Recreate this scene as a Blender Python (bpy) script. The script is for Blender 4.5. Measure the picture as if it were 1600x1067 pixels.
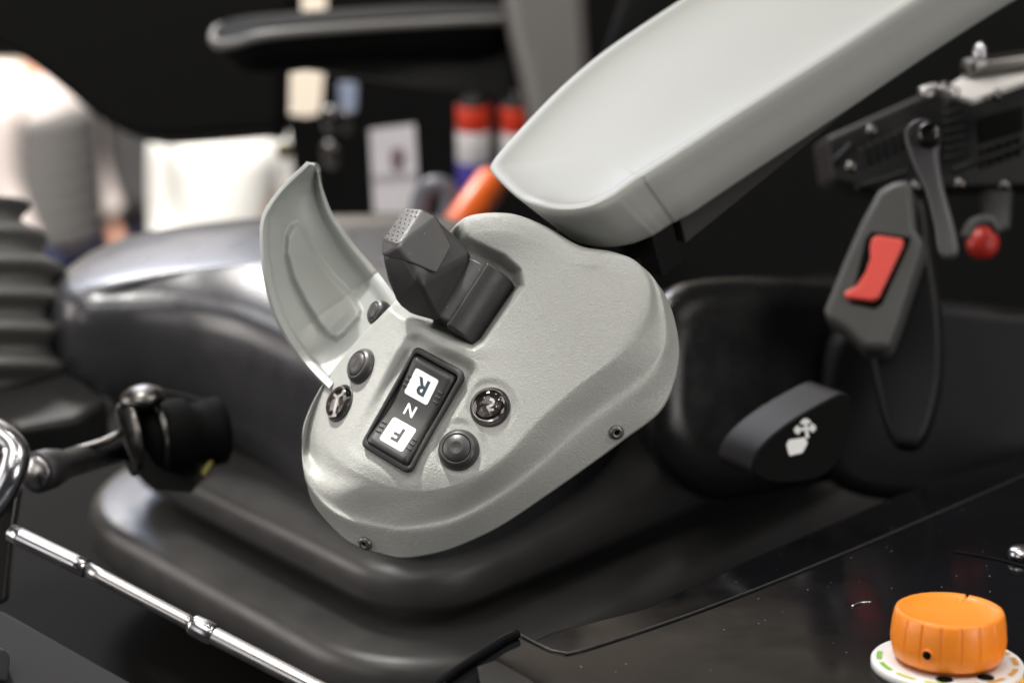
import bpy, bmesh, math, random
from mathutils import Vector, Matrix
from mathutils.bvhtree import BVHTree
random.seed(7)
for o in list(bpy.data.objects): bpy.data.objects.remove(o)
scene = bpy.context.scene
C = scene.collection
# ------------------------------------------------------------------ camera
PITCH = math.radians(20); LENS = 70.0; F = LENS/36*1600; D0 = 0.933; S = D0/F
R_ = Vector((1, 0, 0)); U_ = Vector((0, math.sin(PITCH), math.cos(PITCH))); T_ = Vector((0, -math.cos(PITCH), math.sin(PITCH)))
CAM = Vector((0, 0, 1.0)) + T_*D0
cd = bpy.data.cameras.new('camera'); cam = bpy.data.objects.new('camera', cd); C.objects.link(cam)
cd.lens = LENS; cd.sensor_width = 36; cd.clip_start = .01; cd.clip_end = 60
cam.location = CAM; cam.rotation_euler = (math.pi/2 - PITCH, 0, 0)
cd.dof.use_dof = True; cd.dof.focus_distance = 0.925; cd.dof.aperture_fstop = 5.6
scene.camera = cam
# ------------------------------------------------------------------ world, hall lamps and added lights
w = bpy.data.worlds.new('World'); scene.world = w; w.use_nodes = True
w.node_tree.nodes['Background'].inputs[0].default_value = (.62, .62, .66, 1)
w.node_tree.nodes['Background'].inputs[1].default_value = .07
def area(name, loc, target, size, energy, col=(1, .96, .9), sy=None):
    l = bpy.data.lights.new(name, 'AREA'); l.energy = energy; l.color = col; l.size = size
    if sy: l.shape = 'RECTANGLE'; l.size_y = sy
    o = bpy.data.objects.new(name, l); C.objects.link(o); o.location = loc
    o.rotation_euler = (Vector(target)-Vector(loc)).to_track_quat('-Z', 'Y').to_euler(); return o
area('hall_softbox_overhead', (-.75, -.75, 2.9), (0, 0, 1), 1.1, 15, (1, .97, .93))
area('hall_key_overhead', (-.64, .74, 3.07), (0, 0, 1), 0.34, 36, (1, .97, .93))
area('hall_softbox_right', (1.5, -.3, 2.8), (.1, 0, 1), .9, 17, (1, .95, .88))
area('added_fill_opposite', (-2.3, -1.9, 1.6), (0, .2, .9), 1.4, 10, (1, .95, .9))  # added low front fill, lifts the cushion front and lower pod
area('added_fill_left', (-2.6, .2, 1.5), (-.1, .2, .85), 1.5, 32, (1, .93, .88))  # added soft light standing in for the bright hall at left
area('hall_softbox_behind', (-.3, 2.5, 3.0), (0, .1, .8), 1.3, 12, (1, .97, .94))
area('added_fill_near_right', (2.1, -2.0, 1.7), (.1, 0, 1), 1.2, 27, (1, .97, .94))  # added fill to brighten the armrest side and right-hand walls
for k, (x, y, e) in enumerate(((-.2, -1.1, 6), (.5, -.7, 7), (1.1, -1.3, 7), (-1.3, -.2, 6), (.2, .3, 8), (.9, .0, 6), (-.6, -1.9, 6), (.3, -2.0, 6))):
    area('truss_spot', (x, y, 3.1), (0, 0, 1), .13, e*.3, (1, .95, .88))
sl = bpy.data.lights.new('added_flap_spot', 'SPOT'); sl.energy = 560; sl.color = (1, .97, .92); sl.spot_size = math.radians(3.6); sl.spot_blend = .6; sl.shadow_soft_size = .05  # added narrow spot that whitens just the flap base
so = bpy.data.objects.new('added_flap_spot', sl); C.objects.link(so); so.location = (-.75, .80, 3.2)
so.rotation_euler = (Vector((-.088, .005, 1.005))-so.location).to_track_quat('-Z', 'Y').to_euler()
area('added_blue_light', (-1.2, 3.4, 2.6), (-.2, .3, .9), 1.2, 26, (.58, .70, 1))  # added cool light for the blue reflection on the cushion top
area('hall_lamp_stand', (-1.7, 4.6, 4.2), (-2.0, 7.4, -.4), 1.2, 1300, (1, .94, .86))
vs = scene.view_settings; vs.view_transform = 'Standard'; vs.look = 'None'; vs.gamma = 1; vs.use_curve_mapping = False; vs.exposure = 0.0
# ------------------------------------------------------------------ geometry helpers
def at(px, py, d): return CAM + R_*((px-800)/F*d) - U_*((py-533.5)/F*d) - T_*d
def cv(a, b, c): return R_*a + U_*b + T_*c            # camera-aligned direction
def ray(px, py): return (R_*((px-800)/F) - U_*((py-533.5)/F) - T_).normalized()
def onplane(px, py, A, n, h=0.0):
    r = ray(px, py); t = ((A-CAM).dot(n)+h)/r.dot(n); return CAM + r*t
Z_ = Vector((0, 0, 1)); REAR = Vector((.72, .69, 0)).normalized(); LEFT = Vector((-.69, .72, 0)).normalized()
def onlevel(px, py, H, dz=0.0): return onplane(px, py, Vector((0, 0, CAM.z-H)), Z_, dz)
def link(name, me, mat, parent=None, smooth=True, loc=None):
    o = bpy.data.objects.new(name, me); C.objects.link(o)
    if mat:
        me.materials.clear(); me.materials.append(mat)
    if smooth: me.shade_smooth()
    if parent:
        o.parent = parent
        if parent.type == 'EMPTY': o.matrix_parent_inverse = Matrix.Translation(-parent.location)
    return o
def mesh(name, v, f, mat, parent=None, smooth=True):
    me = bpy.data.meshes.new(name); me.from_pydata([tuple(p) for p in v], [], f); me.update()
    bm = bmesh.new(); bm.from_mesh(me); bmesh.ops.recalc_face_normals(bm, faces=bm.faces); bm.to_mesh(me); bm.free()
    return link(name, me, mat, parent, smooth)
def bevel(o, wd, seg=3, ang=30):
    m = o.modifiers.new('bevel', 'BEVEL'); m.width = wd; m.segments = seg; m.limit_method = 'ANGLE'; m.angle_limit = math.radians(ang); m.harden_normals = False
    return o
def subsurf(o, n=2):
    m = o.modifiers.new('subsurf', 'SUBSURF'); m.levels = n; m.render_levels = n; return o
def wn(o):
    m = o.modifiers.new('wn', 'WEIGHTED_NORMAL'); m.keep_sharp = False; return o
def tagt(o, label, cat, group=None):
    o['label'] = label; o['category'] = cat
    if group: o['group'] = group
    return o
def thing(name, label, cat, loc, group=None):
    o = bpy.data.objects.new(name, None); C.objects.link(o); o.location = loc; o.empty_display_size = .02
    return tagt(o, label, cat, group)
def crom(pts, n, closed=True):
    """Catmull-Rom through pts, n samples uniform in arc length (closed)"""
    P = [Vector(p) for p in pts]; m = len(P); out = []
    segs = m if closed else m-1
    for i in range(segs):
        p0 = P[(i-1) % m] if closed or i > 0 else P[0]
        p1 = P[i]; p2 = P[(i+1) % m]
        p3 = P[(i+2) % m] if closed or i+2 < m else P[-1]
        for k in range(16):
            t = k/16
            out.append(.5*((2*p1)+(p2-p0)*t+(2*p0-5*p1+4*p2-p3)*t*t+(3*p1-p0-3*p2+p3)*t**3))
    if not closed: out.append(P[-1])
    L = [0]
    Q = out+[out[0]] if closed else out
    for a, b in zip(Q, Q[1:]): L.append(L[-1]+(b-a).length)
    res = []; j = 0; cnt = n if closed else n-1
    for i in range(n):
        s = L[-1]*i/cnt
        while j < len(L)-2 and L[j+1] < s: j += 1
        u = (s-L[j])/max(L[j+1]-L[j], 1e-9); res.append(Q[j].lerp(Q[j+1], min(u, 1)))
    return res
def rings(name, rs, mat, parent=None, cap0=True, cap1=True, smooth=True):
    n = len(rs[0]); v = []; f = []
    for r in rs: v += r
    for k in range(len(rs)-1):
        for i in range(n):
            j = (i+1) % n
            f.append((k*n+i, k*n+j, (k+1)*n+j, (k+1)*n+i))
    def cap(k):
        c = sum(rs[k], Vector())/n; v.append(c); ci = len(v)-1
        for i in range(n): f.append((k*n+i, k*n+(i+1) % n, ci))
    if cap0: cap(0)
    if cap1: cap(len(rs)-1)
    return mesh(name, v, f, mat, parent, smooth)
def frame(axis):
    a = axis.normalized(); b = a.cross(Vector((0, 0, 1)) if abs(a.z) < .9 else Vector((1, 0, 0))).normalized(); return a, b, a.cross(b)
def lathe(name, prof, org, axis, mat, parent=None, n=48, squash=None):
    a, b, c = frame(axis); rs = []
    for r, z in prof:
        rs.append([org + a*z + (b*math.cos(2*math.pi*i/n)+c*math.sin(2*math.pi*i/n))*max(r, 1e-6) for i in range(n)])
    return rings(name, rs, mat, parent)
def tube(name, pts, rad, mat, parent=None, n=14, smooth_path=40):
    P = crom(pts, smooth_path, closed=False) if smooth_path else [Vector(p) for p in pts]
    m = len(P); rs = []
    prev = None
    for i, p in enumerate(P):
        t = (P[min(i+1, m-1)]-P[max(i-1, 0)]).normalized()
        if prev is None: _, b, c = frame(t)
        else: b = (prev - t*prev.dot(t)).normalized(); c = t.cross(b)
        prev = b
        r = rad if not callable(rad) else rad(i/(m-1))
        rs.append([p+(b*math.cos(2*math.pi*k/n)+c*math.sin(2*math.pi*k/n))*r for k in range(n)])
    return rings(name, rs, mat, parent)
def hull(name, pts, mat, parent=None, bev=0, seg=3, ang=25):
    bm = bmesh.new()
    for p in pts: bm.verts.new(p)
    r = bmesh.ops.convex_hull(bm, input=bm.verts)
    junk = [g for g in r['geom_interior']+r['geom_unused'] if isinstance(g, bmesh.types.BMVert)]
    if junk: bmesh.ops.delete(bm, geom=list(set(junk)), context='VERTS')
    bmesh.ops.dissolve_limit(bm, angle_limit=math.radians(3), verts=bm.verts, edges=bm.edges)
    bmesh.ops.recalc_face_normals(bm, faces=bm.faces)
    me = bpy.data.meshes.new(name); bm.to_mesh(me); bm.free()
    o = link(name, me, mat, parent)
    if bev: bevel(o, bev, seg, ang); wn(o)
    return o
def slab(name, outline, thick, mat, parent=None, bev=0, seg=3, smooth=True):
    """outline: 3D polygon; thick: extrusion vector"""
    n = len(outline); v = list(outline)+[p+thick for p in outline]
    f = [tuple(range(n)), tuple(range(2*n-1, n-1, -1))]+[(i, (i+1) % n, n+(i+1) % n, n+i) for i in range(n)]
    o = mesh(name, v, f, mat, parent, smooth)
    if bev: bevel(o, bev, seg, 40); wn(o)
    elif smooth: wn(o); o.data.shade_flat()
    return o
def obox(name, c, ax, half, mat, parent=None, bev=0, seg=3):
    x, y, z = [a.normalized()*h for a, h in zip(ax, half)]
    return slab(name, [c-x-y-z, c+x-y-z, c+x+y-z, c-x+y-z], z*2, mat, parent, bev, seg)
def text_mesh(name, s, org, right, up, size, depth, mat, parent, bold=0.0):
    cu = bpy.data.curves.new(name, 'FONT'); cu.body = s; cu.align_x = 'CENTER'; cu.align_y = 'CENTER'; cu.size = 1; cu.offset = bold; cu.extrude = .02
    o = bpy.data.objects.new(name, cu); C.objects.link(o); bpy.context.view_layer.update()
    dg = bpy.context.evaluated_depsgraph_get(); me = bpy.data.meshes.new_from_object(o.evaluated_get(dg))
    bpy.data.objects.remove(o)
    xs = [v.co.x for v in me.vertices]; ys = [v.co.y for v in me.vertices]
    cx = (min(xs)+max(xs))/2; cy = (min(ys)+max(ys))/2; h = max(ys)-min(ys)
    n = right.cross(up).normalized()
    for v in me.vertices:
        v.co = org + right*((v.co.x-cx)/h*size) + up*((v.co.y-cy)/h*size) + n*(v.co.z/.02*depth)
    me.name = name
    return link(name, me, mat, parent, smooth=False)
# ------------------------------------------------------------------ materials
MATS = {}
def mat(name, col, rough=.5, metal=0, spec=.5, bump=0, bscale=400, var=0, vscale=30, rvar=0, coat=0, emit=None, estr=0, trans=0, dust=0):
    if name in MATS: return MATS[name]
    m = bpy.data.materials.new(name); m.use_nodes = True; nt = m.node_tree; b = nt.nodes['Principled BSDF']
    b.inputs['Base Color'].default_value = (*col, 1); b.inputs['Roughness'].default_value = rough; b.inputs['Metallic'].default_value = metal
    b.inputs['Specular IOR Level'].default_value = spec
    if coat: b.inputs['Coat Weight'].default_value = coat; b.inputs['Coat Roughness'].default_value = .08
    if trans: b.inputs['Transmission Weight'].default_value = trans
    tc = nt.nodes.new('ShaderNodeTexCoord')
    if var:
        nz = nt.nodes.new('ShaderNodeTexNoise'); nz.inputs['Scale'].default_value = vscale; nz.inputs['Detail'].default_value = 6
        nt.links.new(tc.outputs['Object'], nz.inputs['Vector'])
        mx = nt.nodes.new('ShaderNodeMix'); mx.data_type = 'RGBA'
        mx.inputs[6].default_value = (*[c*(1-var) for c in col], 1); mx.inputs[7].default_value = (*[min(1, c*(1+var)) for c in col], 1)
        nt.links.new(nz.outputs['Fac'], mx.inputs[0]); nt.links.new(mx.outputs[2], b.inputs['Base Color'])
    if rvar:
        nz = nt.nodes.new('ShaderNodeTexNoise'); nz.inputs['Scale'].default_value = vscale*2; nz.inputs['Detail'].default_value = 8
        nt.links.new(tc.outputs['Object'], nz.inputs['Vector'])
        mr = nt.nodes.new('ShaderNodeMapRange'); mr.inputs['To Min'].default_value = max(.02, rough-rvar); mr.inputs['To Max'].default_value = rough+rvar
        mr.inputs['From Min'].default_value = .3; mr.inputs['From Max'].default_value = .7
        nt.links.new(nz.outputs['Fac'], mr.inputs['Value']); nt.links.new(mr.outputs[0], b.inputs['Roughness'])
    if bump:
        nz = nt.nodes.new('ShaderNodeTexNoise'); nz.inputs['Scale'].default_value = bscale; nz.inputs['Detail'].default_value = 3
        nt.links.new(tc.outputs['Object'], nz.inputs['Vector'])
        bp = nt.nodes.new('ShaderNodeBump'); bp.inputs['Strength'].default_value = bump; bp.inputs['Distance'].default_value = .0004
        nt.links.new(nz.outputs['Fac'], bp.inputs['Height']); nt.links.new(bp.outputs[0], b.inputs['Normal'])
    if dust:
        vo = nt.nodes.new('ShaderNodeTexVoronoi'); vo.inputs['Scale'].default_value = 130
        nt.links.new(tc.outputs['Object'], vo.inputs['Vector'])
        nz = nt.nodes.new('ShaderNodeTexNoise'); nz.inputs['Scale'].default_value = 45
        nt.links.new(tc.outputs['Object'], nz.inputs['Vector'])
        mu = nt.nodes.new('ShaderNodeMath'); mu.operation = 'MULTIPLY'; mu.inputs[1].default_value = dust
        nt.links.new(nz.outputs['Fac'], mu.inputs[0])
        lt = nt.nodes.new('ShaderNodeMath'); lt.operation = 'LESS_THAN'
        nt.links.new(vo.outputs['Distance'], lt.inputs[0]); nt.links.new(mu.outputs[0], lt.inputs[1])
        mx = nt.nodes.new('ShaderNodeMix'); mx.data_type = 'RGBA'; mx.inputs[6].default_value = (*col, 1); mx.inputs[7].default_value = (.3, .3, .3, 1)
        nt.links.new(lt.outputs[0], mx.inputs[0]); nt.links.new(mx.outputs[2], b.inputs['Base Color'])
    if emit: b.inputs['Emission Color'].default_value = (*emit, 1); b.inputs['Emission Strength'].default_value = estr
    MATS[name] = m; return m
def grain_mat(name, col, rough, strength, scale, dist=.0005):
    """moulded leather-grain plastic"""
    m = bpy.data.materials.new(name); m.use_nodes = True; nt = m.node_tree; b = nt.nodes['Principled BSDF']
    tc = nt.nodes.new('ShaderNodeTexCoord')
    warp = nt.nodes.new('ShaderNodeTexNoise'); warp.inputs['Scale'].default_value = scale*.4; warp.inputs['Detail'].default_value = 2
    nt.links.new(tc.outputs['Object'], warp.inputs['Vector'])
    vm = nt.nodes.new('ShaderNodeVectorMath'); vm.operation = 'MULTIPLY_ADD'; vm.inputs[1].default_value = (.004,)*3
    nt.links.new(warp.outputs['Color'], vm.inputs[0]); nt.links.new(tc.outputs['Object'], vm.inputs[2])
    nz = nt.nodes.new('ShaderNodeTexNoise'); nz.inputs['Scale'].default_value = scale; nz.inputs['Detail'].default_value = 2.5; nz.inputs['Roughness'].default_value = .55
    nz.inputs['Distortion'].default_value = 1.2
    nt.links.new(vm.outputs[0], nz.inputs['Vector'])
    bp = nt.nodes.new('ShaderNodeBump'); bp.inputs['Strength'].default_value = strength; bp.inputs['Distance'].default_value = dist
    nt.links.new(nz.outputs['Fac'], bp.inputs['Height']); nt.links.new(bp.outputs[0], b.inputs['Normal'])
    v = nt.nodes.new('ShaderNodeTexNoise'); v.inputs['Scale'].default_value = 18; v.inputs['Detail'].default_value = 5
    nt.links.new(tc.outputs['Object'], v.inputs['Vector'])
    mx = nt.nodes.new('ShaderNodeMix'); mx.data_type = 'RGBA'
    mx.inputs[6].default_value = (*[c*.95 for c in col], 1); mx.inputs[7].default_value = (*[c*1.04 for c in col], 1)
    nt.links.new(v.outputs['Fac'], mx.inputs[0]); nt.links.new(mx.outputs[2], b.inputs['Base Color'])
    sm = nt.nodes.new('ShaderNodeTexNoise'); sm.inputs['Scale'].default_value = 26; sm.inputs['Detail'].default_value = 7; sm.inputs['Distortion'].default_value = .6
    nt.links.new(tc.outputs['Object'], sm.inputs['Vector'])
    mr = nt.nodes.new('ShaderNodeMapRange'); mr.inputs['From Min'].default_value = .3; mr.inputs['From Max'].default_value = .7
    mr.inputs['To Min'].default_value = rough-.015; mr.inputs['To Max'].default_value = rough+.07
    nt.links.new(sm.outputs['Fac'], mr.inputs['Value']); nt.links.new(mr.outputs[0], b.inputs['Roughness'])
    b.inputs['Specular IOR Level'].default_value = .5
    MATS[name] = m; return m
M_SHELL = grain_mat('grey_grained_plastic', (.335, .343, .325), .30, .95, 850, .00037)
M_LOWER = grain_mat('grey_lower_plastic', (.30, .30, .26), .5, .3, 900)
M_FLAP = mat('grey_smooth_plastic', (.36, .375, .36), .38, bump=.05, bscale=900, var=.04)
M_ARM = mat('grey_armrest_skin', (.275, .283, .27), .46, bump=.12, bscale=700, var=.03)
M_BLK = mat('black_matt_plastic', (.022, .021, .022), .42, bump=.25, bscale=2600, rvar=.06, vscale=60)
M_GRIP = mat('charcoal_soft_plastic', (.029, .028, .029), .42, bump=.2, bscale=2600, rvar=.05, vscale=80, dust=.06)
M_BUT = mat('charcoal_button_plastic', (.036, .035, .035), .38, bump=.15, bscale=2600, rvar=.05, vscale=80)
M_GLOSS = mat('black_gloss_dome', (.012, .011, .012), .04, coat=1)
M_WHITE = mat('white_legend_plastic', (.82, .82, .84), .35)
M_INK = mat('dark_blue_ink', (.02, .04, .06), .5)
M_INKG = mat('dark_grey_ink', (.025, .025, .028), .5)
M_WINK = mat('white_ink', (.85, .85, .85), .5)
M_PANEL = mat('black_painted_panel', (.006, .006, .007), .12, spec=.035, rvar=.06, vscale=20, dust=.085)
M_RUB = mat('black_rubber', (.055, .053, .052), .36, bump=.15, bscale=900, rvar=.06, var=.2)
M_RUBG = mat('grey_rubber_gaiter', (.085, .084, .08), .5, bump=.15, bscale=900, var=.15)
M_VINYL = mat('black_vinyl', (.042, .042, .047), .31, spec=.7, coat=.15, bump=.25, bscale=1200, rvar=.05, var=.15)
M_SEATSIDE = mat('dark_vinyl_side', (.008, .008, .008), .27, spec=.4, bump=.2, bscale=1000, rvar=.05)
M_DARK = mat('dark_plastic', (.010, .010, .010), .45, spec=.3)
M_VDARK = mat('deep_black', (.004, .004, .004), .75, spec=.08)  # near-black base with very little specular
M_CHROME = mat('chrome', (.5, .5, .52), .22, metal=1, rvar=.06, vscale=60)
M_STEEL = mat('brushed_steel', (.45, .44, .44), .3, metal=1, rvar=.08)
M_DSTEEL = mat('dark_steel', (.12, .115, .11), .3, metal=1)
M_ORANGE = mat('orange_plastic', (.92, .27, .025), .36)
M_DIAL = mat('white_dial_print', (.8, .8, .8), .4)
M_GREEN = mat('green_print', (.25, .55, .1), .4); M_LIME = mat('lime_print', (.5, .6, .12), .4)
M_AMBER = mat('amber_print', (.75, .4, .08), .4); M_YEL = mat('yellow_paint', (.8, .42, .02), .3)
M_RED = mat('red_release_plastic', (.85, .11, .09), .4)
M_DRED = mat('dark_red_plastic', (.5, .03, .02), .4)
M_BUCK = mat('charcoal_buckle_plastic', (.075, .075, .072), .5, bump=.15)
M_LEVER = mat('grey_lever_plastic', (.095, .093, .098), .45, bump=.15)
M_LAMPW = mat('amber_lamp_core', (.30, .12, .06), .3)
# ------------------------------------------------------------------ control pod shell
def sstep(a, b, x):
    t = min(1, max(0, (x-a)/(b-a))); return t*t*(3-2*t)
def softp(x, k): return k*math.log1p(math.exp(x/k)) if x/k < 30 else x
def sdpoly(p, poly):
    x, y = p; d = 1e9; s = 1; n = len(poly); j = n-1
    for i in range(n):
        ax, ay = poly[i]; bx, by = poly[j]
        ex, ey = bx-ax, by-ay; wx, wy = x-ax, y-ay
        t = min(1, max(0, (wx*ex+wy*ey)/(ex*ex+ey*ey)))
        d = min(d, (wx-ex*t)**2+(wy-ey*t)**2)
        c1 = y >= ay; c2 = y < by; c3 = ex*wy > ey*wx
        if (c1 and c2 and c3) or (not c1 and not c2 and not c3): s = -s
        j = i
    return s*math.sqrt(d)
POD_N = cv(-.20, .32, .93).normalized(); POD_A = at(770, 620, D0)
def pod(px, py, h): return onplane(px, py, POD_A, POD_N, h*S)
POCKET = [(604, 470), (622, 486), (738, 540), (752, 532), (812, 446), (808, 424), (785, 404), (720, 374), (690, 372)]
BEZ = [(649.5, 541), (727, 582), (639, 739), (562, 695)]
def Hf(x, y):
    h = -.00010*((x-790)**2+(y-560)**2)*.6
    # slope falling away to the left of the switch
    ax, ay, bx, by = 612, 480, 548, 735
    L = math.hypot(bx-ax, by-ay); s = ((x-ax)*(by-ay)-(y-ay)*(bx-ax))/L
    h -= 1.1*softp(-s+6, 10) - .85*softp(-s-72, 12)
    # front end rolls down
    h -= .35*softp(y-735-.15*(x-640), 14)
    h += 14*math.exp(-(((x-765)/75)**2+((y-352)/40)**2))
    h += 5*math.exp(-(((x-690)/60)**2+((y-545)/16)**2))
    h += 5*math.exp(-(((x-926)/15)**2+((y-402)/12)**2))
    d = sdpoly((x, y), POCKET); h -= 46*(1-sstep(-11, 9, d)) if d < 9 else 0
    d = sdpoly((x, y), BEZ)
    if d < 24:
        top = sstep(720, 560, y); h -= (3+9*top)*(1-sstep(4, 24, d))
    for (bx, by, r, k) in ((717, 698, 38, 3), (766, 634, 36, 3)):
        q = math.hypot(x-bx, y-by); h -= k*(1-sstep(r-4, r+10, q))
    return h
PC = (770, 600)
CREST = [(745, 336), (800, 336), (850, 356), (905, 387), (957, 397), (990, 409), (1010, 438), (1014, 475), (1003, 515), (973, 559), (908, 610), (848, 662), (800, 712), (750, 750), (700, 776), (640, 785), (580, 774), (532, 752), (500, 728), (480, 700), (476, 675), (482, 650), (500, 612), (520, 582), (548, 545), (580, 508), (610, 480), (650, 440), (690, 385), (715, 350)]
VALLEY = [(745, 340, -34), (800, 338, -32), (852, 354, -30), (905, 384, -28), (958, 394, -28), (1000, 414, -26), (1022, 445, -26), (1031, 505, -27), (1024, 553, -28), (988, 594, -29), (913, 651, -30), (853, 708, -32), (800, 752, -34), (750, 784, -38), (700, 807, -42), (637, 818, -46), (600, 815, -49), (550, 801, -56), (517, 783, -62), (490, 755, -66), (476, 728, -70), (472, 700, -74), (474, 670, -78), (484, 640, -82), (502, 606, -84), (522, 578, -84), (552, 545, -80), (590, 505, -70), (640, 450, -60), (690, 390, -48), (718, 352, -40)]
RIDGE = [(745, 346, -46), (800, 344, -44), (853, 358, -40), (906, 386, -38), (960, 398, -36), (1004, 418, -34), (1030, 450, -33), (1042, 508, -34), (1038, 552, -34), (1008, 604, -35), (932, 662, -36), (866, 716, -38), (812, 760, -40), (760, 794, -44), (700, 822, -48), (637, 832, -52), (600, 829, -56), (548, 816, -62), (512, 795, -69), (485, 765, -75), (475, 740, -80), (474, 705, -84), (478, 672, -88), (490, 640, -92), (508, 606, -94), (530, 578, -94), (560, 545, -92), (600, 505, -84), (650, 450, -72), (700, 395, -60), (722, 360, -54)]
PART = [(748, 356, -85), (800, 354, -80), (855, 366, -76), (908, 396, -72), (962, 408, -66), (1010, 426, -64), (1044, 470, -64), (1061, 535, -64), (1056, 590, -64), (1032, 643, -64), (977, 686, -65), (920, 728, -66), (850, 777, -70), (787, 819, -74), (740, 843, -78), (690, 862, -80), (634, 872, -84), (600, 867, -87), (550, 850, -92), (514, 818, -97), (488, 784, -101), (480, 752, -105), (482, 712, -108), (488, 675, -110), (500, 642, -112), (520, 606, -112), (545, 578, -112), (575, 545, -112), (610, 510, -110), (655, 460, -105), (705, 405, -96), (726, 370, -90)]
def polar(cont, n):
    P = []
    dense = crom([Vector((p[0], p[1], p[2] if len(p) > 2 else 0)) for p in cont], 900)
    L = sorted(((math.atan2(p.y-PC[1], p.x-PC[0]) % (2*math.pi)), p) for p in dense)
    A = [a for a, _ in L]; out = []; j = 0
    for i in range(n):
        th = 2*math.pi*i/n
        while j < len(A) and A[j] < th: j += 1
        a0, p0 = L[j-1] if j > 0 else (L[-1][0]-2*math.pi, L[-1][1])
        a1, p1 = L[j] if j < len(A) else (L[0][0]+2*math.pi, L[0][1])
        out.append(p0.lerp(p1, (th-a0)/max(a1-a0, 1e-9)))
    return out
NS = 460
cr, va, ri, pa = [polar(c, NS) for c in (CREST, VALLEY, RIDGE, PART)]
for p in cr: p.z = Hf(p.x, p.y)
prof = []
for i in range(NS):
    c3 = Vector((PC[0], PC[1], 0)); col = []
    NI = 118
    for k in range(NI):
        t = (k+1)/NI*.90; q = c3.lerp(cr[i], t); q.z = Hf(q.x, q.y); col.append(q)
    ctl = [col[-8], col[-1], cr[i], va[i], ri[i]+Vector((0, 0, 1.5)), pa[i], pa[i]+(pa[i]-ri[i])*.3]
    ctl[2] = ctl[2].copy(); ctl[2].z -= 4.5
    for s in range(1, 5):
        p0, p1, p2, p3 = ctl[s-1:s+3]; m = 10
        for k in range(m if s < 4 else m+1):
            t = k/m
            if s == 1 and k == 0: continue
            col.append(.5*((2*p1)+(p2-p0)*t+(2*p0-5*p1+4*p2-p3)*t*t+(3*p1-p0-3*p2+p3)*t**3))
    prof.append(col)
NR = len(prof[0])
pod_root = thing('control_pod', 'grey grained armrest control pod with raised flap, lever and R N F switch', 'control pod', pod(700, 640, -110))
v = [pod(*PC, Hf(*PC))]; f = []
for k in range(NR):
    for i in range(NS): v.append(pod(*prof[i][k]))
for i in range(NS):
    j = (i+1) % NS; f.append((0, 1+i, 1+j))
    for k in range(NR-1): f.append((1+k*NS+i, 1+(k+1)*NS+i, 1+(k+1)*NS+j, 1+k*NS+j))
# turned-in lip at the parting line
base = len(v)
for i in range(NS):
    q = pa[i]; c = Vector((PC[0], PC[1], q.z)); r = q.lerp(c, .025); v.append(pod(r.x, r.y, r.z-1.5))
k = NR-1
for i in range(NS):
    j = (i+1) % NS; f.append((1+k*NS+i, base+i, base+j, 1+k*NS+j))
shell = mesh('upper_shell', v, f, M_SHELL, pod_root)
lr = []
for (sc, dz) in ((.010, 1), (.004, -4), (.004, -22), (.014, -34), (.05, -45), (.5, -48)):
    lr.append([pod(*(lambda q: (q.x, q.y, q.z+dz))(pa[i].lerp(Vector((PC[0], PC[1], pa[i].z)), sc))) for i in range(0, NS, 2)])
rings('lower_shell', lr, M_LOWER, pod_root, cap0=False)
bm = bmesh.new(); bm.from_mesh(shell.data); SHELL_BVH = BVHTree.FromBMesh(bm); bm.free()
def hit(px, py, sm=0):
    loc, n, _, _ = SHELL_BVH.ray_cast(CAM, ray(px, py))
    if sm:
        ns = Vector()
        for a in range(8):
            l2, n2, _, _ = SHELL_BVH.ray_cast(CAM, ray(px+sm*math.cos(a*.785), py+sm*math.sin(a*.785)))
            if n2: ns += n2 if n2.dot(T_) > 0 else -n2
        n = ns.normalized()
    if n.dot(T_) < 0: n = -n
    return loc, n
# screws
for (px, py) in ((963, 675), (571, 848)):
    p, n = hit(px, py, 9); r = 11.5*S
    s = lathe('screw', [(r*.3, -8*S), (r, -8*S), (r*1.02, 1.5*S), (r*.96, 4*S), (r*.75, 6*S), (r*.42, 6.4*S), (r*.36, 5.4*S), (r*.34, 2.6*S), (0, 2.4*S)], p, n, mat('blackened_steel', (.16, .155, .15), .35, metal=.7), pod_root, 32)
    lathe('star_recess', [(r*.33, 1.6*S), (r*.31, 2.8*S), (0, 2.9*S)], p, n, M_VDARK, s, 12)
# ------------------------------------------------------------------ rocker switch
RN = (POD_N + cv(-.06, .0, 0)).normalized()
RA = hit(614, 725)[0]*.0 + pod(645, 640, Hf(645, 640)+0)
def rk(px, py, h): return onplane(px, py, RA, RN, h*S)
sw = bpy.data.objects.new('direction_switch', None)
def rquad(pts, inset=0.0, rad=6, n=5, h=0):
    """rounded quad in switch plane from pixel corners"""
    P = [rk(x, y, 10)-RN*10*S for x, y in pts]; c = sum(P, Vector())/4; out = []
    P = [p+(c-p).normalized()*inset*S*1.414 for p in P]
    for i in range(4):
        p = P[i]; a = (P[i-1]-p).normalized(); b = (P[(i+1) % 4]-p).normalized(); r = rad*S
        s, e = p+a*r, p+b*r
        for k in range(n+1):
            t = k/n; out.append((s*(1-t)**2 + p*2*t*(1-t) + e*t*t))
    return out
def shift(ring, d): return [p+RN*d*S for p in ring]
BZ = [(649.5, 539), (727, 581), (639, 741), (562, 695)]
RK = [(648, 553), (711, 587), (634, 727), (572, 691)]
# bezel ring, with an opening
rs = [shift(rquad(BZ, 1.5, 12), -25), shift(rquad(BZ, 1.5, 12), 2), shift(rquad(BZ, 0, 12), 4), shift(rquad(BZ, 0, 12), 9), shift(rquad(BZ, 1.5, 11), 11), shift(rquad(BZ, 7, 9), 11.5), shift(rquad(BZ, 8.5, 8), 10), shift(rquad(BZ, 9, 8), -25)]
bez = rings('direction_switch', rs, M_BLK, pod_root, cap0=False, cap1=False)
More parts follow.
